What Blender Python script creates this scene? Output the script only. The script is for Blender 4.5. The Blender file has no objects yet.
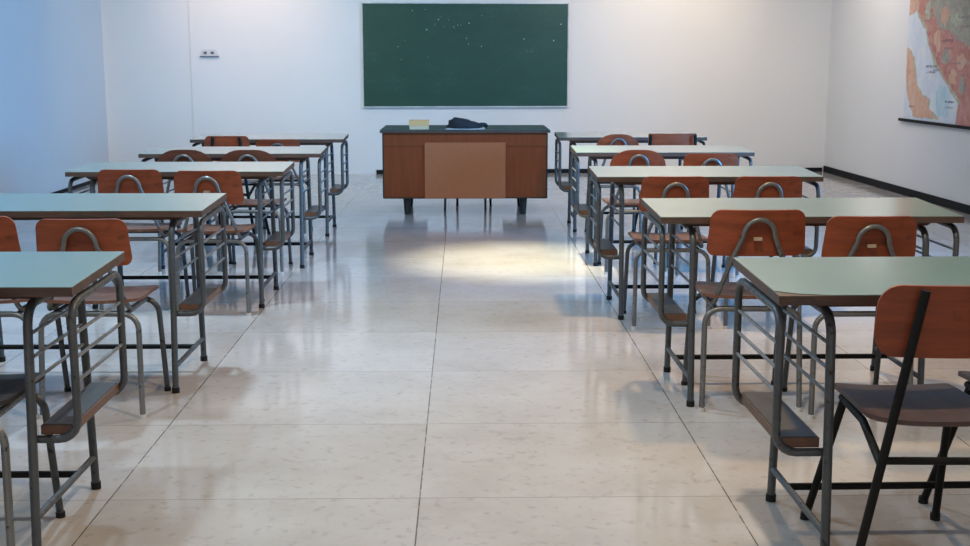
import bpy, bmesh, math, random
from mathutils import Vector, Matrix, Quaternion
random.seed(7)
S = bpy.context.scene
C = S.collection
PI = math.pi

# ------------------------------------------------------------------ materials
def srgb(r, g, b):
    f = lambda c: (c/255/12.92) if c/255 <= 0.04045 else ((c/255+0.055)/1.055)**2.4
    return (f(r), f(g), f(b), 1)

class NT:
    """small helper around a material's node tree"""
    def __init__(self, name, rough=0.5, metal=0.0, spec=0.5):
        self.m = bpy.data.materials.new(name); self.m.use_nodes = True
        self.t = self.m.node_tree; self.n = self.t.nodes
        self.b = self.n['Principled BSDF']
        self.b.inputs['Roughness'].default_value = rough
        self.b.inputs['Metallic'].default_value = metal
        self.b.inputs['Specular IOR Level'].default_value = spec
    def node(self, typ, **kw):
        x = self.n.new(typ)
        for k, v in kw.items(): setattr(x, k, v)
        return x
    def link(self, a, b): self.t.links.new(a, b)
    def coord(self, which='Object', scale=(1, 1, 1)):
        tc = self.node('ShaderNodeTexCoord'); mp = self.node('ShaderNodeMapping')
        mp.inputs['Scale'].default_value = scale
        self.link(tc.outputs[which], mp.inputs['Vector']); return mp.outputs['Vector']
    def noise(self, vec, scale, detail=3, rough=0.55):
        x = self.node('ShaderNodeTexNoise'); x.inputs['Scale'].default_value = scale
        x.inputs['Detail'].default_value = detail; x.inputs['Roughness'].default_value = rough
        if vec is not None: self.link(vec, x.inputs['Vector'])
        return x.outputs['Fac']
    def ramp(self, fac, stops):
        x = self.node('ShaderNodeValToRGB'); e = x.color_ramp.elements
        while len(e) < len(stops): e.new(0.5)
        for i, (p, c) in enumerate(stops): e[i].position = p; e[i].color = c
        self.link(fac, x.inputs['Fac']); return x.outputs['Color']
    def math(self, op, a, b=None):
        x = self.node('ShaderNodeMath', operation=op)
        for i, v in enumerate((a, b)):
            if v is None: continue
            if isinstance(v, (int, float)): x.inputs[i].default_value = v
            else: self.link(v, x.inputs[i])
        return x.outputs[0]
    def mix(self, fac, a, b, mode='MIX'):
        x = self.node('ShaderNodeMix', data_type='RGBA', blend_type=mode)
        for k, v in (('Factor', fac), ('A', a), ('B', b)):
            s = [i for i in x.inputs if i.name == k and (i.type == 'RGBA' or (k == 'Factor' and i.type == 'VALUE'))][0]
            if isinstance(v, (int, float, tuple)): s.default_value = v
            else: self.link(v, s)
        return [o for o in x.outputs if o.type == 'RGBA'][0]
    def base(self, c):
        if isinstance(c, tuple): self.b.inputs['Base Color'].default_value = c
        else: self.link(c, self.b.inputs['Base Color'])
    def bump(self, fac, strength, dist=0.01):
        x = self.node('ShaderNodeBump'); x.inputs['Strength'].default_value = strength
        x.inputs['Distance'].default_value = dist
        self.link(fac, x.inputs['Height']); self.link(x.outputs[0], self.b.inputs['Normal'])

def paint_mat(name, col, rough=0.75, var=0.03, spec=0.3):
    k = NT(name, rough, spec=spec); v = k.coord()
    a = tuple(c*(1-var) for c in col[:3])+(1,)
    k.base(k.ramp(k.noise(v, 1.3, 4), [(0.3, a), (0.7, col)]))
    k.bump(k.noise(v, 90, 3), 0.05, 0.004); return k.m

def wood_mat(name, c1, c2, rough=0.4, grain=(2, 16, 16), scale=3.0, wear=None, spec=0.4):
    k = NT(name, rough, spec=spec)
    oi = k.node('ShaderNodeObjectInfo')
    v = k.coord('Object', grain)
    add = k.node('ShaderNodeVectorMath', operation='ADD')
    k.link(v, add.inputs[0]); k.link(oi.outputs['Random'], add.inputs[1])
    f = k.noise(add.outputs[0], scale, 5, 0.6)
    col = k.ramp(f, [(0.25, c1), (0.75, c2)])
    if wear:
        w = k.noise(k.coord('Object'), wear[1], 4, 0.65)
        col = k.mix(k.ramp(w, [(wear[2], (0, 0, 0, 1)), (wear[2]+0.1, (1, 1, 1, 1))]), col, wear[0])
    k.base(col)
    k.bump(f, 0.08, 0.002); return k.m

def steel_mat(name, c, chip, rough=0.38, metal=0.35, spec=0.5):
    k = NT(name, rough, metal, spec)
    n = k.noise(k.coord('Object'), 38, 4, 0.7)
    n2 = k.noise(k.coord('Object'), 6, 3)
    c2 = tuple(x*1.35 for x in c[:3])+(1,)
    col = k.ramp(n2, [(0.35, c), (0.65, c2)])
    k.base(k.mix(k.ramp(n, [(0.60, (0, 0, 0, 1)), (0.67, (1, 1, 1, 1))]), col, chip))
    k.link(k.ramp(n, [(0.3, (rough-.08,)*3+(1,)), (0.7, (rough+.2,)*3+(1,))]), k.b.inputs['Roughness'])
    return k.m

M = {}
M['wall'] = paint_mat('wall_paint', (0.73, 0.72, 0.72, 1), 0.8)
M['ceiling'] = paint_mat('ceiling_paint', (0.8, 0.79, 0.77, 1), 0.9)
M['base'] = paint_mat('dark_baseboard', (0.012, 0.013, 0.015, 1), 0.6, spec=0.12)
M['steel'] = steel_mat('worn_grey_enamel_steel', (0.062, 0.068, 0.072, 1), (0.02, 0.018, 0.016, 1))
M['steel_light'] = steel_mat('worn_bare_steel_tube', (0.135, 0.135, 0.132, 1), (0.03, 0.028, 0.025, 1), 0.33, 0.6)
M['rod'] = steel_mat('thin_grey_steel_rod', (0.16, 0.17, 0.18, 1), (0.05, 0.045, 0.04, 1), 0.35, 0.5)
M['black'] = steel_mat('black_enamel_steel', (0.006, 0.006, 0.006, 1), (0.012, 0.011, 0.010, 1), 0.5, 0.0, 0.18)
M['rubber'] = paint_mat('black_rubber', (0.01, 0.01, 0.01, 1), 0.7)
M['white_cap'] = paint_mat('worn_white_plastic', (0.55, 0.53, 0.5, 1), 0.55)
M['ply'] = wood_mat('red_brown_plywood', srgb(110, 53, 32), srgb(146, 75, 46), 0.42, (1.6, 10, 16), 2.5, wear=(srgb(84, 46, 32), 6, 0.58), spec=0.3)
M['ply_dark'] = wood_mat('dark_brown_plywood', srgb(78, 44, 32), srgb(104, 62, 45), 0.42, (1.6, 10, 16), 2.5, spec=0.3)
M['seat'] = wood_mat('worn_brown_seat_plywood', srgb(90, 58, 44), srgb(120, 82, 64), 0.38, (10, 1.4, 10), 2.5, wear=(srgb(150, 132, 118), 7, 0.60))
M['seat_dark'] = wood_mat('dark_brown_seat_plywood', srgb(62, 44, 38), srgb(84, 62, 54), 0.42, (10, 1.4, 10), 2.5, wear=(srgb(104, 92, 84), 5, 0.62))
M['seat_black'] = wood_mat('blackened_seat_plywood', srgb(42, 39, 38), srgb(56, 52, 50), 0.6, (10, 1.4, 10), 2.5, spec=0.15)
M['edge'] = wood_mat('worn_brown_board_edge', srgb(64, 49, 41), srgb(94, 71, 59), 0.55, (2, 14, 20), 4.0, wear=(srgb(66, 58, 54), 9, 0.56))
M['tray'] = wood_mat('brown_tray_wood', srgb(84, 60, 46), srgb(112, 80, 60), 0.5, (14, 2, 10), 3.0)
M['tray_top'] = wood_mat('dark_grey_tray_surface', srgb(50, 52, 54), srgb(74, 74, 74), 0.42, (16, 1.5, 10), 3.0)
k = NT('pale_green_laminate', 0.30, spec=0.5); v = k.coord()
sp = k.noise(v, 300, 2, 0.5)
k.base(k.mix(k.ramp(sp, [(0.60, (0, 0, 0, 1)), (0.75, (.12, .12, .12, 1))]),
             k.ramp(k.noise(v, 3, 4), [(0.3, (0.130, 0.222, 0.180, 1)), (0.7, (0.152, 0.246, 0.200, 1))]), (0.42, 0.50, 0.45, 1)))
k.b.inputs['Coat Weight'].default_value = 1.0; k.b.inputs['Coat Roughness'].default_value = 0.13
M['laminate'] = k.m
M['desk_side'] = wood_mat('dark_red_brown_veneer', srgb(122, 57, 26), srgb(140, 71, 34), 0.5, (14, 14, 1.5), 2.2, spec=0.25)
M['desk_panel'] = wood_mat('pinkish_brown_hardboard', srgb(164, 98, 60), srgb(176, 108, 68), 0.65, (22, 22, 16), 5.0)
M['desk_top'] = paint_mat('dark_green_linoleum', (0.030, 0.072, 0.066, 1), 0.4, 0.1)
M['desk_leg'] = paint_mat('dark_stained_leg', (0.028, 0.028, 0.022, 1), 0.5, 0.2)
M['cream'] = paint_mat('cream_card', srgb(240, 190, 128), 0.8, 0.06)
M['cream2'] = paint_mat('pale_cream_card', srgb(232, 204, 168), 0.8, 0.04)
M['paper'] = paint_mat('white_paper', (0.74, 0.76, 0.78, 1), 0.8)
M['cloth'] = paint_mat('dark_grey_cloth', (0.035, 0.038, 0.045, 1), 0.85, 0.35)
M['alu'] = steel_mat('pale_aluminium_strip', (0.42, 0.45, 0.45, 1), (0.34, 0.36, 0.36, 1), 0.45, 0.4)
k = NT('green_chalkboard', 0.42, spec=0.35); v = k.coord()
dust = k.noise(k.coord('Object', (1, 1, 2.2)), 2.2, 6, 0.65)
spk = k.noise(v, 120, 2, 0.6)
c0 = k.ramp(dust, [(0.3, (0.013, 0.056, 0.040, 1)), (0.75, (0.020, 0.074, 0.052, 1))])
k.base(k.mix(k.ramp(k.math('MULTIPLY', spk, k.math('ADD', dust, 0.45)), [(0.66, (0, 0, 0, 1)), (0.80, (.5, .5, .5, 1))]), c0, (0.22, 0.29, 0.26, 1)))
M['board'] = k.m
M['sticker'] = paint_mat('faded_sticker', srgb(168, 150, 132), 0.7)
M['chalk'] = paint_mat('white_chalk', (0.42, 0.50, 0.47, 1), 0.9)
M['socket'] = paint_mat('grey_white_plastic', (0.62, 0.62, 0.63, 1), 0.5)
M['socket_dark'] = paint_mat('grey_plastic', (0.13, 0.13, 0.15, 1), 0.5)
def map_mat(name, a, b, scale=7, mottle=(0.80, 0.77, 0.72, 1)):
    k = NT(name, 0.5, spec=0.3); v = k.coord()
    n = k.noise(v, scale, 6, 0.7); n2 = k.noise(v, scale*5, 5, 0.7); n3 = k.noise(v, scale*1.7+1, 5, 0.75)
    c = k.mix(0.4, k.ramp(n, [(0.36, a), (0.64, b)]), k.ramp(n2, [(0.38, a), (0.62, b)]))
    k.base(k.mix(k.ramp(n3, [(0.48, (0, 0, 0, 1)), (0.66, (.55, .55, .55, 1))]), c, mottle)); return k.m
M['sea'] = map_mat('map_sea_print', srgb(196, 206, 220), srgb(214, 220, 228), 3)
M['teal'] = map_mat('map_deep_sea_print', srgb(166, 200, 212), srgb(186, 212, 222), 4)
M['pink'] = map_mat('map_pink_land_print', srgb(176, 100, 98), srgb(204, 146, 132), 6, srgb(206, 184, 166))
M['orange'] = map_mat('map_orange_land_print', srgb(198, 142, 118), srgb(216, 180, 156), 6, srgb(206, 200, 182))
M['greyland'] = map_mat('map_grey_land_print', srgb(128, 136, 128), srgb(186, 176, 158), 8, srgb(196, 160, 140))
M['coast'] = map_mat('map_green_coast_print', srgb(150, 156, 128), srgb(184, 186, 160), 12)
M['ink'] = paint_mat('map_ink', srgb(142, 128, 134), 0.8)

# polished stone floor: square-laid slabs, thin dark joints, faint veining; Object coordinates equal world coordinates
TW, TX, TL, TY = 0.950, -0.137, 0.768, 3.516
k = NT('polished_stone_tiles', 0.1, spec=0.5)
tc = k.node('ShaderNodeTexCoord'); sx = k.node('ShaderNodeSeparateXYZ'); k.link(tc.outputs['Object'], sx.inputs[0])
u = k.math('DIVIDE', k.math('SUBTRACT', sx.outputs[0], TX), TW)
w = k.math('DIVIDE', k.math('SUBTRACT', sx.outputs[1], TY), TL)
def joint(c, half, size):
    fr = k.math('FRACT', k.math('ADD', c, 0.5))
    d = k.math('MULTIPLY', k.math('ABSOLUTE', k.math('SUBTRACT', fr, 0.5)), size)
    return k.math('LESS_THAN', d, half)
cmb = k.node('ShaderNodeCombineXYZ'); k.link(k.math('FLOOR', u), cmb.inputs[0]); k.link(k.math('FLOOR', w), cmb.inputs[1])
wn = k.node('ShaderNodeTexWhiteNoise', noise_dimensions='3D'); k.link(cmb.outputs[0], wn.inputs['Vector'])
offs = k.node('ShaderNodeVectorMath', operation='MULTIPLY_ADD')
k.link(wn.outputs['Color'], offs.inputs[0]); offs.inputs[1].default_value = (9, 9, 9); k.link(tc.outputs['Object'], offs.inputs[2])
n1 = k.noise(offs.outputs[0], 2.2, 7, 0.62)
n2 = k.noise(offs.outputs[0], 26, 4, 0.6)
base = k.ramp(n1, [(0.28, (0.41, 0.372, 0.345, 1)), (0.5, (0.475, 0.442, 0.425, 1)), (0.75, (0.525, 0.497, 0.483, 1))])
base = k.mix(k.ramp(n2, [(0.56, (0, 0, 0, 1)), (0.70, (.38, .38, .38, 1))]), base, (0.27, 0.225, 0.19, 1))
tone = k.ramp(wn.outputs['Value'], [(0, (0.90, 0.89, 0.88, 1)), (1, (1, 1, 1, 1))])
base = k.mix(1.0, base, tone, 'MULTIPLY')
dash = k.ramp(k.noise(k.coord('Object', (1, 1, 1)), 17, 3), [(0.36, (.35, .35, .35, 1)), (0.52, (1, 1, 1, 1))])
jx = k.math('MULTIPLY', joint(u, 0.0022, TW), dash); jy = k.math('MULTIPLY', joint(w, 0.0026, TL), 0.40)
k.base(k.mix(k.math('MINIMUM', k.math('MAXIMUM', jx, jy), 0.9), base, (0.085, 0.07, 0.06, 1)))
k.link(k.ramp(n1, [(0.3, (.085, .085, .085, 1)), (0.7, (.135, .135, .135, 1))]), k.b.inputs['Roughness'])
k.bump(k.noise(tc.outputs['Object'], 5, 3), 0.018, 0.01)
M['floor'] = k.m

# ------------------------------------------------------------------ mesh helpers
def link(name, me, parent=None, loc=(0, 0, 0), rot=0.0):
    o = bpy.data.objects.new(name, me); C.objects.link(o)
    if parent is not None: o.parent = parent
    o.location = loc
    if rot: o.rotation_euler = (0, 0, rot)
    return o
def finish(name, bm, mats, smooth=True, bevel=0.0, seg=2):
    if not isinstance(mats, (list, tuple)): mats = [mats]
    if bevel:
        ed = [e for e in bm.edges if len(e.link_faces) == 2 and e.calc_face_angle(0) > 0.6]
        bmesh.ops.bevel(bm, geom=ed, offset=bevel, segments=seg, affect='EDGES', clamp_overlap=True)
    bmesh.ops.recalc_face_normals(bm, faces=bm.faces[:])
    me = bpy.data.meshes.new(name); bm.to_mesh(me); bm.free()
    for m in mats: me.materials.append(m)
    if smooth:
        for p in me.polygons: p.use_smooth = True
        try: me.set_sharp_from_angle(angle=math.radians(38))
        except Exception: pass
    return me
def add_box(bm, x0, x1, y0, y1, z0, z1):
    vs = [bm.verts.new((x, y, z)) for x in (x0, x1) for y in (y0, y1) for z in (z0, z1)]
    for f in ((0, 1, 3, 2), (4, 6, 7, 5), (0, 4, 5, 1), (2, 3, 7, 6), (0, 2, 6, 4), (1, 5, 7, 3)):
        bm.faces.new([vs[i] for i in f])
def box(*a): bm = bmesh.new(); add_box(bm, *a); return bm
def rounded(pts, r, n=5):
    """polyline with its inner corners rounded (r: one radius or one per inner point)"""
    P = [Vector(p) for p in pts]; out = [P[0]]
    for i in range(1, len(P)-1):
        rr = r[i-1] if isinstance(r, (list, tuple)) else r
        a, b = (P[i-1]-P[i]), (P[i+1]-P[i]); la, lb = a.length, b.length; a.normalize(); b.normalize()
        ang = a.angle(b)
        if ang > PI-0.02 or rr <= 0: out.append(P[i]); continue
        d = min(rr/math.tan(ang/2), la*0.49, lb*0.49)
        p0, p2 = P[i]+a*d, P[i]+b*d
        rad = d*math.tan(ang/2)
        cen = P[i]+(a+b).normalized()*(rad/math.sin(ang/2))
        v0, v2 = p0-cen, p2-cen; tot = v0.angle(v2); ax = v0.cross(v2).normalized()
        for q in range(n+1): out.append(cen+Quaternion(ax, tot*q/n) @ v0)
    out.append(P[-1]); return out
def add_tube(bm, pts, r, sides=10, r1=None):
    P = [Vector(p) for p in pts]; n = len(P)
    T = [(P[min(i+1, n-1)]-P[max(i-1, 0)]).normalized() for i in range(n)]
    up = Vector((0, 0, 1)) if abs(T[0].z) < 0.9 else Vector((1, 0, 0))
    N = (up-T[0]*up.dot(T[0])).normalized(); rings = []
    for i in range(n):
        if i:
            q = T[i-1].rotation_difference(T[i]); N = q @ N
            N = (N-T[i]*N.dot(T[i])).normalized()
        B = T[i].cross(N); rr = r if r1 is None else r+(r1-r)*i/(n-1)
        rings.append([bm.verts.new(P[i]+(N*math.cos(2*PI*s/sides)+B*math.sin(2*PI*s/sides))*rr) for s in range(sides)])
    for a, b in zip(rings, rings[1:]):
        for s in range(sides): bm.faces.new((a[s], a[(s+1) % sides], b[(s+1) % sides], b[s]))
    bm.faces.new(rings[0][::-1]); bm.faces.new(rings[-1])
def tube(pts, r, **kw): bm = bmesh.new(); add_tube(bm, pts, r, **kw); return bm
def rows_board(hb, ht, H, rb, rt, fn, thick, nx=14):
    """a curved board: rows over t in 0..H, half-width from hb to ht, corners rounded by rb=(rx,ry) below, rt above;
    fn(x,t) -> (point, normal)"""
    ts = []
    for i in range(7): ts.append(rb[1]*(1-math.cos(PI/2*i/6)))
    m = 4
    for i in range(1, m): ts.append(rb[1]+(H-rb[1]-rt[1])*i/m)
    for i in range(7): ts.append(H-rt[1]*(1-math.sin(PI/2*i/6)))
    bm = bmesh.new(); F, B = [], []
    for t in ts:
        hw = hb+(ht-hb)*t/H
        if t < rb[1]: hw -= rb[0]*(1-math.sqrt(max(0, 1-((rb[1]-t)/rb[1])**2)))
        if t > H-rt[1]: hw -= rt[0]*(1-math.sqrt(max(0, 1-((t-H+rt[1])/rt[1])**2)))
        f, b = [], []
        for i in range(nx+1):
            x = -hw+2*hw*i/nx; p, nrm = fn(x, t)
            f.append(bm.verts.new(p+nrm*thick/2)); b.append(bm.verts.new(p-nrm*thick/2))
        F.append(f); B.append(b)
    R = len(ts)
    for j in range(R-1):
        for i in range(nx):
            bm.faces.new((F[j][i], F[j][i+1], F[j+1][i+1], F[j+1][i]))
            bm.faces.new((B[j][i], B[j+1][i], B[j+1][i+1], B[j][i+1]))
        for i in (0, nx): bm.faces.new((F[j][i], F[j+1][i], B[j+1][i], B[j][i]))
    for j in (0, R-1):
        for i in range(nx): bm.faces.new((F[j][i], F[j][i+1], B[j][i+1], B[j][i]))
    return bm
def prism(poly, f, t):
    """polygon (list of 2-D) extruded: f(u,v,d) -> 3-D"""
    bm = bmesh.new(); n = len(poly)
    a = [bm.verts.new(f(p[0], p[1], 0)) for p in poly]; b = [bm.verts.new(f(p[0], p[1], t)) for p in poly]
    bm.faces.new(a); bm.faces.new(b[::-1])
    for i in range(n): bm.faces.new((a[i], b[i], b[(i+1) % n], a[(i+1) % n]))
    return bm

def tag(o, label, cat, group=None):
    o['label'] = label; o['category'] = cat
    if group: o['group'] = group
    return o
def thing(name, label, cat, loc, rot=0.0, group=None):
    return tag(link(name, None, None, loc, rot), label, cat, group)
def struct(name, bm, mat, smooth=False, bevel=0.0):
    o = link(name, finish(name, bm, mat, smooth, bevel)); o['kind'] = 'structure'; return o
cache = {}
def part(key, name, make, mat, parent, bevel=0.0, smooth=True, label=None):
    if key not in cache: cache[key] = finish(name, make(), mat, smooth, bevel)
    o = link(name, cache[key], parent)
    if label: o['label'] = label
    return o

# ------------------------------------------------------------------ the room
ZC = 3.1; YR = -3.2
def back_y(x): return 14.36+(x+1.1)*0.0418
def right_x(y): return 4.4655-0.0133*(y-10.43)
struct('floor', box(-4.6, 5.2, YR, 15.4, -0.12, 0), M['floor'])
struct('ceiling', box(-4.6, 5.2, YR, 15.4, ZC, ZC+0.1), M['ceiling'])
LX = -4.11; LEND = 14.02
struct('wall_left', box(LX-0.25, LX, YR, LEND, 0, ZC), M['wall'])
XB = -3.175
def quad_wall(p, q, th):
    (x0, y0), (x1, y1) = p, q
    d = Vector((x1-x0, y1-y0)).normalized(); n = Vector((-d.y, d.x))*th
    return prism([(x0, y0), (x1, y1), (x1+n.x, y1+n.y), (x0+n.x, y0+n.y)], lambda a, b, z: (a, b, z), ZC)
XC = 4.409; YC = back_y(XC)
struct('wall_back', quad_wall((XB, back_y(XB)), (XC, YC), 0.5), M['wall'])
struct('wall_alcove', box(LX-0.5, XB-0.001, back_y(XB)+0.014, back_y(XB)+0.6, 0, ZC), M['wall'])
struct('wall_right', quad_wall((XC, YC), (right_x(YR), YR), 0.25), M['wall'])
# baseboards
def strip(p, q, th, z):
    (x0, y0), (x1, y1) = p, q
    d = Vector((x1-x0, y1-y0)).normalized(); n = Vector((d.y, -d.x))*th
    return prism([(x0, y0), (x1, y1), (x1+n.x, y1+n.y), (x0+n.x, y0+n.y)], lambda a, b, c: (a, b, c), z)
struct('baseboard_back', strip((-1.04, back_y(-1.04)), (XC-0.03, back_y(XC-0.03)), 0.016, 0.05), M['base'])
struct('baseboard_right', strip((XC, YC-0.02), (right_x(YR), YR), 0.016, 0.075), M['base'])
struct('baseboard_left', box(LX, LX+0.014, YR, LEND, 0, 0.035), M['base'])

# blackboard, turned with the back wall
ang = math.atan(0.0418)
bx = 0.033
bb = thing('blackboard', 'wide dark green chalkboard hanging on the white back wall above the teacher desk', 'blackboard', (bx, back_y(bx)-0.004, 1.398), ang)
HW, HH = 1.205, 0.594
part('bb_s', 'writing_surface', lambda: box(-HW, HW, -0.022, -0.006, -HH, HH), M['board'], bb, smooth=False)
def bframe():
    bm = bmesh.new(); f = 0.012
    add_box(bm, -HW-f, HW+f, -0.03, 0, HH, HH+f); add_box(bm, -HW-f, HW+f, -0.034, 0, -HH-f*1.3, -HH)
    add_box(bm, -HW-f, -HW, -0.03, 0, -HH, HH); add_box(bm, HW, HW+f, -0.03, 0, -HH, HH); return bm
part('bb_f', 'frame', bframe, M['alu'], bb, bevel=0.002, label='thin pale metal frame')
def specks():
    bm = bmesh.new()
    for (x, y) in ((365, 100), (400, 105), (440, 105), (455, 99), (335, 117), (250, 157), (222, 182), (235, 230), (340, 222), (490, 150), (548, 180),
                   (715, 152), (748, 200), (832, 158), (860, 95), (280, 45), (330, 40), (550, 62), (500, 92), (380, 78), (420, 80), (468, 99), (443, 112), (388, 66), (368, 95), (590, 178), (497, 172)):
        cx = (x-487)/400*HW; cz = HH-(y-18)/393*2*HH; n = 7; r = random.uniform(0.003, 0.0075)
        ring = [bm.verts.new((cx+r*random.uniform(.6, 1.3)*math.cos(2*PI*i/n), -0.0228, cz+r*random.uniform(.6, 1.3)*math.sin(2*PI*i/n))) for i in range(n)]
        c = bm.verts.new((cx, -0.024, cz))
        for i in range(n): bm.faces.new((ring[i], ring[(i+1) % n], c))
    return bm
o = part('bb_c', 'chalk_specks', specks, M['chalk'], bb, label='white chalk flecks'); o['kind'] = 'stuff'

# wall socket
sx_ = -2.955
so = thing('wall_socket', 'small white two-part wall socket plate on the back wall left of the chalkboard', 'socket', (sx_, back_y(sx_)-0.001, 1.425), ang)
part('so_p', 'plate', lambda: prism([(-.1, -.035), (.1, -.035), (.09, .02), (.06, .042), (-.06, .042), (-.09, .02)], lambda a, b, d: (a, -d, b), 0.018), M['socket'], so, bevel=0.004)
for i, x in enumerate((-0.045, 0.035)):
    part('so_k%d' % i, 'switch_knob', lambda x=x: box(x-0.017, x+0.017, -0.026, -0.017, -0.012, 0.014), M['socket_dark'], so, bevel=0.003, label='grey insert')
part('so_l', 'lower_ledge', lambda: box(-0.11, 0.11, -0.03, 0, -0.044, -0.035), M['socket_dark'], so, bevel=0.002, label='grey lower ledge')

# wall map on the right wall: local x runs toward the viewer, z up, local -y into the room
ry = math.atan2(right_x(0)-right_x(10), -10)
def mp(pt): return (12.09-pt[0], pt[1])
wm = thing('wall_map', 'big printed map with pink and orange land, hanging from rods on the right wall', 'map', (right_x(12.09)-0.012, 12.09, 0), -PI/2-math.atan(0.0133)+0.0266)
wm.rotation_euler = (0, 0, -PI/2+math.atan(0.0133))
ML = 2.5
part('wm_s', 'map_sheet', lambda: box(0, ML, -0.003, 0, 0.76, 2.75), M['sea'], wm, smooth=False)
def mpoly(pts, d, wob=0.012):
    out = []
    P = [Vector(mp(p)) for p in pts]
    for i, p in enumerate(P):
        q = P[(i+1) % len(P)]; n = max(1, int((q-p).length/0.05))
        for s in range(n):
            w = p.lerp(q, s/n)
            edge = w.x < 0.005 or w.x > ML-0.01 or w.y < 0.775 or w.y > 2.73
            if not edge: w = w+Vector((random.uniform(-wob, wob), random.uniform(-wob, wob)))
            w.x = min(max(w.x, 0.002), ML-0.002); w.y = min(max(w.y, 0.763), 2.747)
            out.append((w.x, w.y))
    return lambda: prism(out, lambda a, b, c: (a, -0.0025-c, b), d)
main = [(12.02, 2.747), (11.96, 2.1), (11.94, 1.92), (11.82, 1.77), (11.62, 1.64), (11.54, 1.5), (11.36, 1.32), (11.13, 1.18), (10.94, 1.07), (10.78, 0.97), (10.83, 0.763), (9.6, 0.763), (9.6, 2.747)]
coast = [(p[0]+0.035, p[1]-0.02) if 0.8 < p[1] < 2.5 else (p[0], p[1]) for p in main]
part('wm_c', 'coast_print', mpoly(coast, 0.0008), M['coast'], wm, smooth=False, label='greenish coast strip')
part('wm_m', 'land_print', mpoly(main, 0.0014), M['pink'], wm, smooth=False, label='pink mainland')
part('wm_g', 'land_print', mpoly([(11.75, 2.747), (11.57, 1.9), (11.46, 1.75), (11.32, 1.63), (11.03, 1.58), (10.85, 1.49), (10.67, 1.46), (10.4, 1.40), (10.1, 1.5), (9.6, 1.45), (9.6, 2.747)], 0.002), M['greyland'], wm, smooth=False, label='grey-green highland')
baja = [(12.09, 1.46), (12.0, 1.43), (11.91, 1.36), (11.8, 1.1), (11.65, 1.01), (11.46, 0.98), (11.49, 0.89), (11.23, 0.79), (11.84, 0.79), (12.0, 0.97), (12.07, 1.15)]
part('wm_bc', 'coast_print', mpoly([(a-0.03, b) for a, b in baja], 0.0008), M['coast'], wm, smooth=False)
part('wm_b', 'land_print', mpoly(baja, 0.0014), M['orange'], wm, smooth=False, label='orange peninsula')
part('wm_t', 'land_print', mpoly([(12.085, 2.747), (12.0, 2.2), (11.90, 1.98), (11.85, 1.82), (12.0, 1.79), (12.085, 1.77)], 0.0018), M['orange'], wm, smooth=False, label='orange northern land')
rr = random.Random(11)
for i, (y0, z0, w0, h0, mk) in enumerate(((11.35, 1.52, .10, .10, 'orange'), (11.15, 1.36, .10, .07, 'greyland'), (10.95, 1.18, .08, .09, 'orange'), (11.62, 1.80, .09, .10, 'coast'), (10.80, 1.33, .12, .06, 'orange'), (10.75, 1.10, .08, .10, 'greyland'), (11.2, 1.75, .10, .08, 'orange'), (10.95, 1.70, .12, .06, 'coast'))):
    blob = [(y0+w0*rr.uniform(.6, 1.25)*math.cos(a*PI/6), z0+h0*rr.uniform(.6, 1.25)*math.sin(a*PI/6)) for a in range(12)]
    part('wm_p%d' % i, 'land_print', mpoly(blob, 0.0024), M[mk], wm, smooth=False, label='irregular upland patch')
part('wm_d', 'deep_sea_print', mpoly([(11.32, 1.06), (11.22, 1.12), (11.09, 1.10), (10.98, 0.98), (11.01, 0.83), (11.22, 0.81), (11.29, 0.92)], 0.0007), M['teal'], wm, smooth=False, label='pale teal deep sea')
def lettering():
    bm = bmesh.new(); r = random.Random(3)
    for (y0, z0, n, h) in ((11.58, 1.265, 8, .03), (11.54, 1.215, 6, .025), (11.40, 1.235, 5, .025), (11.08, 0.95, 6, .025), (11.06, 0.90, 5, .02), (11.22, 1.50, 7, .035), (11.18, 1.43, 6, .03), (11.95, 0.88, 4, .02), (11.7, 1.7, 4, .02), (10.9, 1.7, 8, .03), (11.0, 1.30, 6, .02), (10.85, 1.62, 7, .02)):
        for i in range(n):
            a = 12.09-y0+i*0.034
            add_box(bm, a, a+r.uniform(.006, .012), -0.0062, -0.0048, z0, z0+h*r.uniform(.6, 1))
            if r.random() < .6: add_box(bm, a, a+.02, -0.0062, -0.0048, z0+h*.4, z0+h*.4+.005)
    return bm
o = part('wm_l', 'lettering', lettering, M['ink'], wm, smooth=False, label='small faded place-name strokes')
o['kind'] = 'stuff'
part('wm_r', 'bottom_rod', lambda: box(-0.08, ML+0.08, -0.024, -0.0, 0.735, 0.762), M['base'], wm, bevel=0.006, label='black rod')
part('wm_rt', 'top_rod', lambda: box(-0.08, ML+0.08, -0.024, -0.0, 2.75, 2.775), M['base'], wm, bevel=0.006, label='black rod')

# ------------------------------------------------------------------ teacher desk and what is on it
TD = thing('teacher_desk', 'large brown wooden teacher desk with dark green top below the chalkboard', 'desk', (0.016, 10.43, 0))
hx = 0.705
part('td_top', 'tabletop', lambda: box(-0.735, 0.735, -0.04, 0.80, 0.718, 0.737), M['edge'], TD, bevel=0.004)
part('td_lin', 'tabletop_covering', lambda: box(-0.733, 0.733, -0.038, 0.798, 0.737, 0.743), M['desk_top'], TD, bevel=0.002, label='dark green covering')
part('td_ap', 'apron', lambda: box(-hx, hx, 0.0, 0.04, 0.600, 0.718), M['desk_side'], TD, bevel=0.002)
for i, (a, b) in enumerate(((-hx, -0.352), (0.352, hx))):
    part('td_ped%d' % i, 'pedestal', lambda a=a, b=b: box(a, b, 0.006, 0.74, 0.150, 0.598), M['desk_side'], TD, bevel=0.003)
    s = -1 if i == 0 else 1
    part('td_ep%d' % i, 'side_panel', lambda s=s: box(min(s*hx, s*(hx+.012)), max(s*hx, s*(hx+.012)), 0, 0.74, 0.148, 0.712), M['desk_leg'], TD, bevel=0.002, label='dark end panel')
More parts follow.
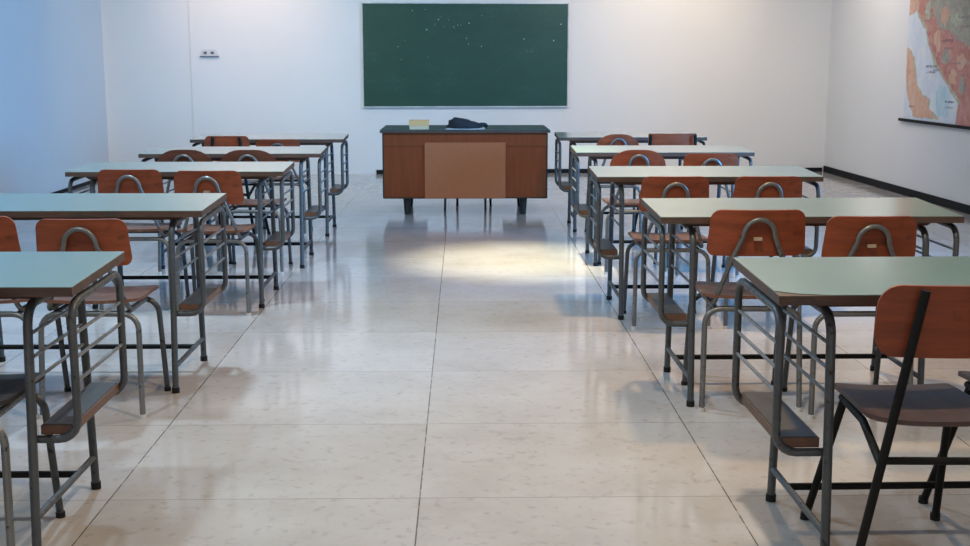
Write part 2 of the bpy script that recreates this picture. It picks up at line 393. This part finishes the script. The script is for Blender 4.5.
part('td_mod', 'front_panel', lambda: box(-0.350, 0.350, -0.014, 0.004, 0.150, 0.634), M['desk_panel'], TD, bevel=0.002, label='paler pinkish brown middle panel')
part('td_bot', 'bottom_edge', lambda: box(-hx, hx, -0.002, 0.004, 0.146, 0.156), M['desk_leg'], TD)
for i, (x, y) in enumerate(((-0.51, 0.08), (0.51, 0.08), (-0.51, 0.66), (0.51, 0.66))):
    part('td_leg%d' % i, 'leg', lambda x=x, y=y: tube([(x, y, 0.151), (x, y, 0.0)], 0.036, r1=0.024, sides=12), M['desk_leg'], TD, label='dark tapered leg')
# box and cloth bundle on the desk
bxo = thing('card_box', 'small cream cardboard box standing on the left of the green desk top', 'box', (-0.385, 10.56, 0.743), 0.03)
part('cb', 'box_body', lambda: box(-0.085, 0.085, -0.06, 0.06, 0, 0.03), M['cream2'], bxo, bevel=0.003)
part('cl', 'lid', lambda: box(-0.088, 0.088, -0.063, 0.063, 0.03, 0.078), M['cream'], bxo, bevel=0.003, label='yellower cream lid')
ps = tag(link('paper_sheet', finish('paper_sheet', prism([(-.19, -.1), (.15, -.12), (.17, .13), (-.15, .15)], lambda a, b, d: (a, b, d), 0.004), M['paper'], False), None, (0.03, 10.60, 0.743), 0.05), 'white papers lying under the dark cloth bundle on the teacher desk', 'paper')
def bundle():
    bm = bmesh.new(); bmesh.ops.create_icosphere(bm, subdivisions=4, radius=1)
    from mathutils import noise
    for v in bm.verts:
        n = noise.noise(v.co*1.9+Vector((3, 1, 2)))*0.22+noise.noise(v.co*5)*0.08
        p = v.co*(1+n); top = 0.085*(1-0.40*max(-1, min(1, p.x*0.9+.25))) if p.z > 0 else 0.012
        v.co = Vector((p.x*0.150, p.y*0.085, max(p.z, -0.8)*top))
    zmin = min(v.co.z for v in bm.verts)
    for v in bm.verts: v.co.z -= zmin
    return bm
cb = thing('cloth_bundle', 'dark grey crumpled cloth bundle on white papers at the middle of the teacher desk', 'cloth', (0.01, 10.60, 0.7472))
part('cbu', 'cloth_heap', bundle, M['cloth'], cb)
def fold():
    pts = [(0.10, -0.02, 0.02), (0.15, -0.03, 0.035), (0.185, -0.02, 0.032), (0.19, 0.01, 0.018)]
    return tube(rounded(pts, 0.02), 0.017, sides=12)
part('cbf', 'loose_corner', fold, M['cloth'], cb)

# stool behind the desk
ST = thing('stool', 'low steel-legged stool tucked behind the teacher desk, only its thin legs showing', 'stool', (0.058, 10.95, 0))
part('st_s', 'seat', lambda: box(-0.17, 0.17, -0.16, 0.16, 0.43, 0.455), M['seat_dark'], ST, bevel=0.01)
for i, (x, y) in enumerate(((-0.225, -0.15), (0.141, -0.15), (-0.115, 0.15), (0.194, 0.15))):
    part('st_l%d' % i, 'leg', lambda x=x, y=y: tube([(x, y, 0), (x*0.95, y*0.95, 0.432)], 0.011), M['steel'] if i < 2 else M['black'], ST)

# ------------------------------------------------------------------ school desks
def school_desk(x, y, rot, label, W=1.165, D=0.50, chip=False, tilt=0.008):
    d = thing('school_desk', label, 'desk', (x, y, 0), rot, 'double school desks in two rows')
    hw, hd = W/2, D/2; q = 'd%.3f%.3f%d' % (W, D, chip)
    zt = 0.748
    def slab(z0, z1, inset=0.0, poly=None):
        a, b = hw-inset, hd-inset
        pl = poly or [(-a, -b), (a, -b), (a, b), (-a, b)]
        bm = bmesh.new(); n = len(pl)
        zz = lambda yy: yy/hd*tilt
        lo = [bm.verts.new((u, v, z0+zz(v))) for u, v in pl]; hi = [bm.verts.new((u, v, z1+zz(v))) for u, v in pl]
        bm.faces.new(lo[::-1]); bm.faces.new(hi)
        for i in range(n): bm.faces.new((lo[i], lo[(i+1) % n], hi[(i+1) % n], hi[i]))
        return bm
    top = part(q+'top', 'tabletop', lambda: slab(zt-0.026, zt-0.002), M['edge'], d, bevel=0.003, label='board with worn brown edge')
    poly = None
    if chip: poly = [(-hw+.001, -hd+.055), (-hw+.055, -hd+.020), (-hw+.135, -hd+.001), (hw-.001, -hd+.001), (hw-.001, hd-.001), (-hw+.001, hd-.001)]
    part(q+'lam', 'laminate', lambda: slab(zt-0.002, zt, 0.001, poly), M['laminate'], top, smooth=False, label='pale green laminate')
    xi, xo, yo, r = hw-(0.146 if chip else 0.132), hw-0.014, hd-0.026, 0.0130
    for s in (-1, 1):
        k2 = q+('a' if s < 0 else 'b')
        for t in (-1, 1):
            lg = part(k2+'leg%d' % t, 'leg', lambda s=s, t=t: tube(rounded([(s*xi, t*0.265, 0.004), (s*xi, t*(yo-.005), 0.684), (s*xi, 0, 0.684)], 0.06), r), M['steel'], d)
            part(k2+'cap%d' % t, 'foot_cap', lambda s=s, t=t: tube([(s*xi, t*0.265, 0), (s*xi, t*0.2645, 0.022)], r+.003), M['rubber'], lg)
        part(k2+'loop', 'basket_frame', lambda s=s: tube(rounded([(s*xi, -yo, 0.318), (s*xo, -yo, 0.318), (s*xo, -yo, 0.690), (s*xo, yo, 0.700), (s*xo, yo, 0.318), (s*xi, yo, 0.318)], 0.055), 0.0115), M['steel'], d)
        for zr in (0.475, 0.54, 0.605):
            part(k2+'ro%.2f' % zr, 'side_rod', lambda s=s, zr=zr: tube([(s*xo, -yo, zr), (s*xo, yo, zr)], 0.005, sides=8), M['rod'], d)
            part(k2+'ri%.2f' % zr, 'side_rod', lambda s=s, zr=zr: tube([(s*xi, -yo, zr), (s*xi, yo, zr)], 0.005, sides=8), M['rod'], d)
        a, b = sorted((s*(xi+0.016), s*(xo-0.015)))
        tr = part(k2+'tray', 'book_tray', lambda a=a, b=b: box(a, b, -yo+.004, yo-.004, 0.3295, 0.355), M['tray'], d, bevel=0.004, label='narrow brown board shelf')
        part(k2+'trt', 'tray_surface', lambda a=a, b=b: box(a+.004, b-.004, -yo+.010, yo-.010, 0.355, 0.3575), M['tray_top'], tr, bevel=0.001, label='dark grey worn surface')
        part(k2+'str', 'side_stretcher', lambda s=s: tube([(s*xi, -0.26, 0.105), (s*xi, 0.26, 0.105)], 0.010), M['steel'], d)
    part(q+'bar', 'foot_bar', lambda: tube([(-xi, 0.10, 0.105), (xi, 0.10, 0.105)], 0.011), M['black'], d, label='long dark foot bar')
    for t in (-1, 1):
        zz = 0.7215+t*0.15/hd*tilt
        part(q+'bat%d' % t, 'batten', lambda t=t, zz=zz: prism([(-xi-.06, zz), (xi+.06, zz), (xi+.02, zz-.0235), (-xi-.02, zz-.0235)], lambda a, b, c: (a, t*0.15-0.02+c, b), 0.04), M['edge'], d, label='brown wooden batten')
    return d
HWD = 1.165/2
ORD = ('nearest the camera', 'second from the camera', 'third from the camera', 'fourth from the camera', 'farthest, nearest the back wall')
Rd = [(0.793, 3.215), (0.748, 4.765), (0.687, 6.36), (0.735, 8.03), (0.745, 9.62)]
DD = (0.50, 0.50, 0.46, 0.44, 0.43)
Ld = [(-1.025, 3.355), (-1.035, 4.995), (-0.970, 6.695), (-0.920, 7.97), (-0.915, 9.42)]
RL = ['pale green double school desk with chipped front corner, nearest the camera in the right row',
      'pale green double school desk right behind the chipped-corner desk, second in the right row',
      'whitish topped double school desk, middle one of the right row',
      'double school desk fourth from the camera in the right row, thin pale top',
      'last double school desk of the right row, nearest the white back wall']
LL = ['teal topped double school desk nearest the camera in the left row',
      'pale blue topped double school desk second from the camera in the left row',
      'whitish topped double school desk, middle one of the left row beside the blue wall',
      'thin looking double school desk fourth from the camera in the left row',
      'last double school desk of the left row, nearest the back wall under the socket']
for i, (xe, y) in enumerate(Rd): school_desk(xe+HWD, y, (0.012, 0.004, -0.004, 0.0, 0.0)[i], RL[i], D=DD[i], chip=(i == 0))
for i, (xe, y) in enumerate(Ld): school_desk(xe-HWD, y, (0.0, -0.003, 0.004, 0.01, 0.0)[i], LL[i], D=DD[i])

# ------------------------------------------------------------------ chairs
def backrest_mesh(hb, ht, H, rb, rt, zb, yb, lean, curve=0.8, thick=0.010):
    def fn(x, t):
        y = curve*x*x
        p = Vector((x, yb-math.tan(lean)*t+y, zb+t))
        n = Vector((-2*curve*x, 1, math.tan(lean))).normalized()
        return p, n
    return rows_board(hb, ht, H, rb, rt, fn, thick)
def seat_mesh(hr, hf, y0, y1, z, rr, rf, dish=0.012, thick=0.012):
    L = y1-y0
    def prof(x, t):
        u = t/L
        return z+dish*(2*u-1)**2*(0.8 if u < .5 else -0.6)+0.25*x*x
    def fn(x, t):
        e = 1e-3
        p = Vector((x, y0+t, prof(x, t)))
        dx = (prof(x+e, t)-prof(x-e, t))/(2*e); dt = (prof(x, t+e)-prof(x, t-e))/(2*e)
        return p, Vector((-dx, -dt, 1)).normalized()
    return rows_board(hr, hf, L, rr, rf, fn, thick)
def grey_chair(x, y, rot, label, style='trap', bw=0.175, bh=0.768, seat='seat', sticker=False, ply='ply'):
    c = thing('school_chair', label, 'chair', (x, y, 0), rot, 'chairs pushed up to the school desks')
    q = 'g'+style+ply+'%.3f%.3f' % (bw, bh)
    lean = 0.16; zb = bh-0.176; yb = -0.196
    if style == 'trap': br = lambda: backrest_mesh(bw, bw-0.012, 0.176, (.03, .035), (.036, .036), zb, yb, lean)
    else: br = lambda: backrest_mesh(bw, bw-0.004, 0.176, (.03, .035), (.130, .095), zb, yb, lean)
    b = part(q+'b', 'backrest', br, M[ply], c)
    if sticker:
        part(q+'st', 'sticker', lambda: box(-0.018, 0.012, yb-0.026-0.006, yb-0.012, zb+0.062, zb+0.073), M['sticker'], b, label='small pale blank sticker')
    part('gs'+seat, 'seat', lambda: seat_mesh(0.188, 0.178, -0.19, 0.19, 0.434, (.05, .05), (.04, .04)), M[seat], c)
    # inverted U bracing the back, its ends turned forward under the seat
    def bow():
        P = []; za = bh-0.034
        for i in range(17):
            a = PI*i/16
            P.append((-0.058*math.cos(a), za-0.062+0.062*math.sin(a)))
        path2 = [(-0.150, 0.412), (-0.092, za-0.145)]+P+[(0.092, za-0.145), (0.150, 0.412)]
        pts = []
        for (px, pz) in path2:
            py = yb-0.018-math.tan(lean)*(pz-zb) if pz > 0.5 else -0.165
            pts.append((px, py, pz))
        pts = [(-0.150, 0.05, 0.408)]+pts+[(0.150, 0.05, 0.408)]
        r = [0.03, 0.05]+[0.0]*17+[0.05, 0.03]
        return tube(rounded(pts, r, 4), 0.0095)
    part('gbow%.3f' % bh, 'back_frame', bow, M['steel_light'], c, label='bent grey tube arching up the back')
    for s in (-1, 1):
        for t, yt, yf in ((-1, -0.165, -0.195), (1, 0.13, 0.19)):
            lg = part('gl%d%d' % (s, t), 'leg', lambda s=s, yt=yt, yf=yf: tube(rounded([(s*0.187, yf, 0.004), (s*0.180, yt, 0.395), (0, yt, 0.395)], 0.06), 0.0110), M['steel_light'] if t < 0 else M['steel'], c)
            part('gc%d%d' % (s, t), 'foot_cap', lambda s=s, yf=yf: tube([(s*0.187, yf, 0), (s*0.1865, yf*.999, 0.016)], 0.014), M['white_cap'] if t < 0 else M['rubber'], lg)
        part('gr%d' % s, 'side_rail', lambda s=s: tube([(s*0.135, -0.165, 0.395), (s*0.135, 0.13, 0.395)], 0.009), M['steel'], c)
    return c
def black_chair(x, y, rot, label, style='big', seat='seat_dark'):
    c = thing('school_chair', label, 'chair', (x, y, 0), rot, 'chairs pushed up to the school desks')
    bh = 0.806 if style == 'big' else 0.80
    if style == 'big': hb, ht, H, rb, rt, tx = 0.195, 0.188, 0.176, (.05, .06), (.05, .055), 0.092
    elif style == 'trap': hb, ht, H, rb, rt, tx = 0.172, 0.155, 0.18, (.03, .03), (.03, .03), 0.095
    else: hb, ht, H, rb, rt, tx = 0.178, 0.178, 0.17, (.006, .006), (.008, .008), 0.165
    lean = 0.055; zb = bh-H-0.004; yb = -0.262
    part('b'+style, 'backrest', lambda: backrest_mesh(hb, ht, H, rb, rt, zb, yb, lean, 0.6), M['ply'], c)
    part('bs'+style+seat, 'seat', lambda: seat_mesh(0.165, 0.160, -0.215, 0.20, 0.436, (.11, .08), (.02, .02), 0.014), M[seat], c)
    fx = {'big': 0.225, 'trap': 0.18, 'box': 0.2}[style]
    zt = bh-0.012
    at = lambda z: (fx+(tx-fx)*z/zt, -0.250-0.040*z/zt)
    for s in (-1, 1):
        # one straight tube per side: rear leg running on up to the backrest
        up = lambda s=s: tube([(s*fx, -0.250, 0.004), (s*at(.43)[0], at(.43)[1], .43), (s*tx, -0.290, zt)], 0.0115)
        lg = part('bu'+style+'%d' % s, 'leg', up, M['black'], c, label='black rear leg running up to the backrest')
        part('bcr'+style+'%d' % s, 'foot_cap', lambda s=s: tube([(s*fx, -0.250, 0), (s*(fx-.002), -0.2505, 0.02)], 0.015), M['rubber'], lg)
        fl = part('bf%d' % s, 'leg', lambda s=s: tube([(s*0.190, 0.30, 0.004), (s*0.145, 0.13, 0.41)], 0.0115), M['black'], c, label='black front leg')
        part('bcf%d' % s, 'foot_cap', lambda s=s: tube([(s*0.190, 0.30, 0), (s*0.189, 0.299, 0.02)], 0.015), M['rubber'], fl)
        part('br'+style+'%d' % s, 'side_rail', lambda s=s: tube(rounded([(s*0.145, 0.15, 0.412), (s*0.15, -0.06, 0.410), (s*at(.36)[0], at(.36)[1], 0.36)], 0.04), 0.0105), M['black'], c)
    part('bst'+style, 'rear_stretcher', lambda: tube([(-at(.372)[0], at(.372)[1], 0.372), (at(.372)[0], at(.372)[1], 0.372)], 0.010), M['black'], c)
    part('bsc', 'front_rail', lambda: tube([(-0.145, 0.13, 0.408), (0.145, 0.13, 0.408)], 0.010), M['black'], c)
    return c

grey_chair(-1.376, 3.19, 0.0, 'grey tube chair with blackened seat at the nearest teal left-row desk', seat='seat_black')
black_chair(1.180, 3.02, -0.03, 'black-legged plywood chair with big brown backrest at the chipped-corner desk')
black_chair(1.585, 3.15, 0.0, 'second black-legged chair at the chipped-corner desk, cut off by the right picture edge')
grey_chair(-1.800, 4.57, 0.0, 'brown plywood chair at the second left desk, nearer the blue left wall')
grey_chair(-1.395, 4.57, 0.0, 'brown plywood chair at the second left desk, on the aisle side', bh=0.758)
grey_chair(-1.745, 6.50, 0.0, 'brown plywood chair at the middle left desk, nearer the blue left wall')
grey_chair(-1.318, 6.42, -0.02, 'brown plywood chair with pale sticker at the middle left desk, on the aisle side', bw=0.182, sticker=True)
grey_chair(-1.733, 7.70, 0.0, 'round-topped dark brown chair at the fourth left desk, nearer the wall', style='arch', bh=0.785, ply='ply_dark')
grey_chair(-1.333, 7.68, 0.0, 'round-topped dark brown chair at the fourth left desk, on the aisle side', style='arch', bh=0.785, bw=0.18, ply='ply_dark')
black_chair(-1.700, 8.96, 0.0, 'chair with two black uprights across its brown back at the last left desk', style='trap')
grey_chair(-1.410, 9.39, 0.0, 'low brown chair beside the black-upright chair at the last left desk', bh=0.742)
grey_chair(1.100, 4.62, -0.01, 'brown plywood chair at the second right desk, on the aisle side, with pale sticker', bw=0.186, bh=0.780, sticker=True)
grey_chair(1.490, 4.52, 0.0, 'brown plywood chair at the second right desk, nearer the map wall', bh=0.768, sticker=True)
grey_chair(1.040, 6.06, 0.0, 'brown plywood chair at the middle right desk, on the aisle side')
grey_chair(1.500, 6.06, 0.0, 'brown plywood chair at the middle right desk, nearer the map wall')
grey_chair(1.085, 7.64, 0.0, 'round-topped brown chair at the fourth right desk, on the aisle side', style='arch', bh=0.785)
grey_chair(1.510, 7.50, 0.0, 'straight-topped brown chair at the fourth right desk, nearer the map wall', bh=0.772)
grey_chair(1.155, 9.18, 0.0, 'round-topped brown chair at the last right desk, on the aisle side', style='arch', bh=0.79, bw=0.162)
black_chair(1.555, 9.20, 0.0, 'boxy rectangular-backed brown chair at the last right desk, nearer the map wall', style='box')

# ------------------------------------------------------------------ light
W = bpy.data.worlds.new('daylight'); S.world = W; W.use_nodes = True
bg = W.node_tree.nodes['Background']; bg.inputs['Color'].default_value = (0.98, 0.92, 0.92, 1); bg.inputs['Strength'].default_value = 0.88
def lamp(name, typ, loc, energy, col, target=None, **kw):
    l = bpy.data.lights.new(name, typ); l.energy = energy; l.color = col
    for k_, v_ in kw.items(): setattr(l, k_, v_)
    o = bpy.data.objects.new(name, l); C.objects.link(o); o.location = loc
    if target is not None: o.rotation_euler = (Vector(target)-Vector(loc)).to_track_quat('-Z', 'Y').to_euler()
    return o
BLUE = (0.05, 0.42, 1.0); WARM = (1.0, 0.78, 0.52); NEUT = (1.0, 0.86, 0.70)
# blue daylight added as if from an unseen, assumed right-wall window, washing the left wall and the left of the back wall
w = lamp('assumed_window_daylight', 'AREA', (4.35, 7.0, 1.7), 250, BLUE, (-4.1, 11.2, 1.1), shape='RECTANGLE', size=2.6, size_y=1.8)
w.data.spread = math.radians(110)
# ceiling spots and lamps, with added fill lights among them
lamp('pool_spot', 'SPOT', (0.42, 8.0, 3.05), 1000, (1, .97, .68), (0.42, 8.0, 0), spot_size=math.radians(38), spot_blend=1.0, shadow_soft_size=0.05)
lamp('wall_washer_left', 'SPOT', (-2.45, 12.9, 3.0), 82, (1, .60, .36), (-2.55, 14.4, 1.9), spot_size=math.radians(95), spot_blend=1.0, shadow_soft_size=0.08)
lamp('wall_washer_right', 'SPOT', (2.5, 12.9, 3.0), 100, (1, .78, .52), (2.4, 14.4, 1.9), spot_size=math.radians(95), spot_blend=1.0, shadow_soft_size=0.08)
lamp('wall_fill_right', 'SPOT', (3.3, 12.6, 3.0), 55, (1, .88, .74), (4.4, 13.0, 1.9), spot_size=math.radians(100), spot_blend=1.0, shadow_soft_size=0.08)  # extra unseen spot added to brighten the right wall around the map
lamp('fill_back_left', 'AREA', (-2.5, 11.0, 3.05), 46, (.76, .93, .88), (-1.0, 14.2, 0.9), shape='RECTANGLE', size=1.8, size_y=0.5).data.spread = math.radians(125)  # unseen area light added to lift the left of the back wall
lamp('fill_back_right', 'AREA', (2.3, 11.0, 3.05), 56, (1, .95, .95), (2.5, 14.2, 0.9), shape='RECTANGLE', size=1.8, size_y=0.5).data.spread = math.radians(160)  # unseen area light added to brighten the back and right walls
lamp('ceiling_lamp_near_left', 'AREA', (-1.8, 2.95, 3.05), 38, (.66, .88, 1), (-1.8, 2.95, 0), shape='DISK', size=0.14)
lamp('ceiling_lamp_near_right', 'AREA', (0.55, 3.1, 3.05), 52, (1, .85, .64), (0.55, 3.1, 0), shape='DISK', size=0.14)
lamp('fill_mid_left', 'AREA', (-1.5, 6.0, 3.05), 80, (.55, .80, 1), (-1.5, 6.0, 0), shape='DISK', size=0.2)  # added bluish fill for the left floor, no known fixture
lamp('fill_mid_right', 'AREA', (1.2, 6.0, 3.05), 66, (1, .66, .30), (1.2, 6.0, 0), shape='DISK', size=0.2)  # added warm fill for the right side, no known fixture

# ------------------------------------------------------------------ camera
cd = bpy.data.cameras.new('camera'); cam = bpy.data.objects.new('camera', cd); C.objects.link(cam)
cam.location = (0, 0, 1.32)
cam.rotation_euler = (math.radians(90-9.9726), 0, math.radians(-1.0344))
cd.sensor_width = 36; cd.sensor_fit = 'HORIZONTAL'; cd.lens = 36*1200/970; cd.clip_end = 60; cd.clip_start = 0.05
S.camera = cam
S.view_settings.view_transform = 'Standard'; S.view_settings.look = 'None'
S.view_settings.gamma = 1; S.view_settings.use_curve_mapping = False
S.view_settings.exposure = 0.0
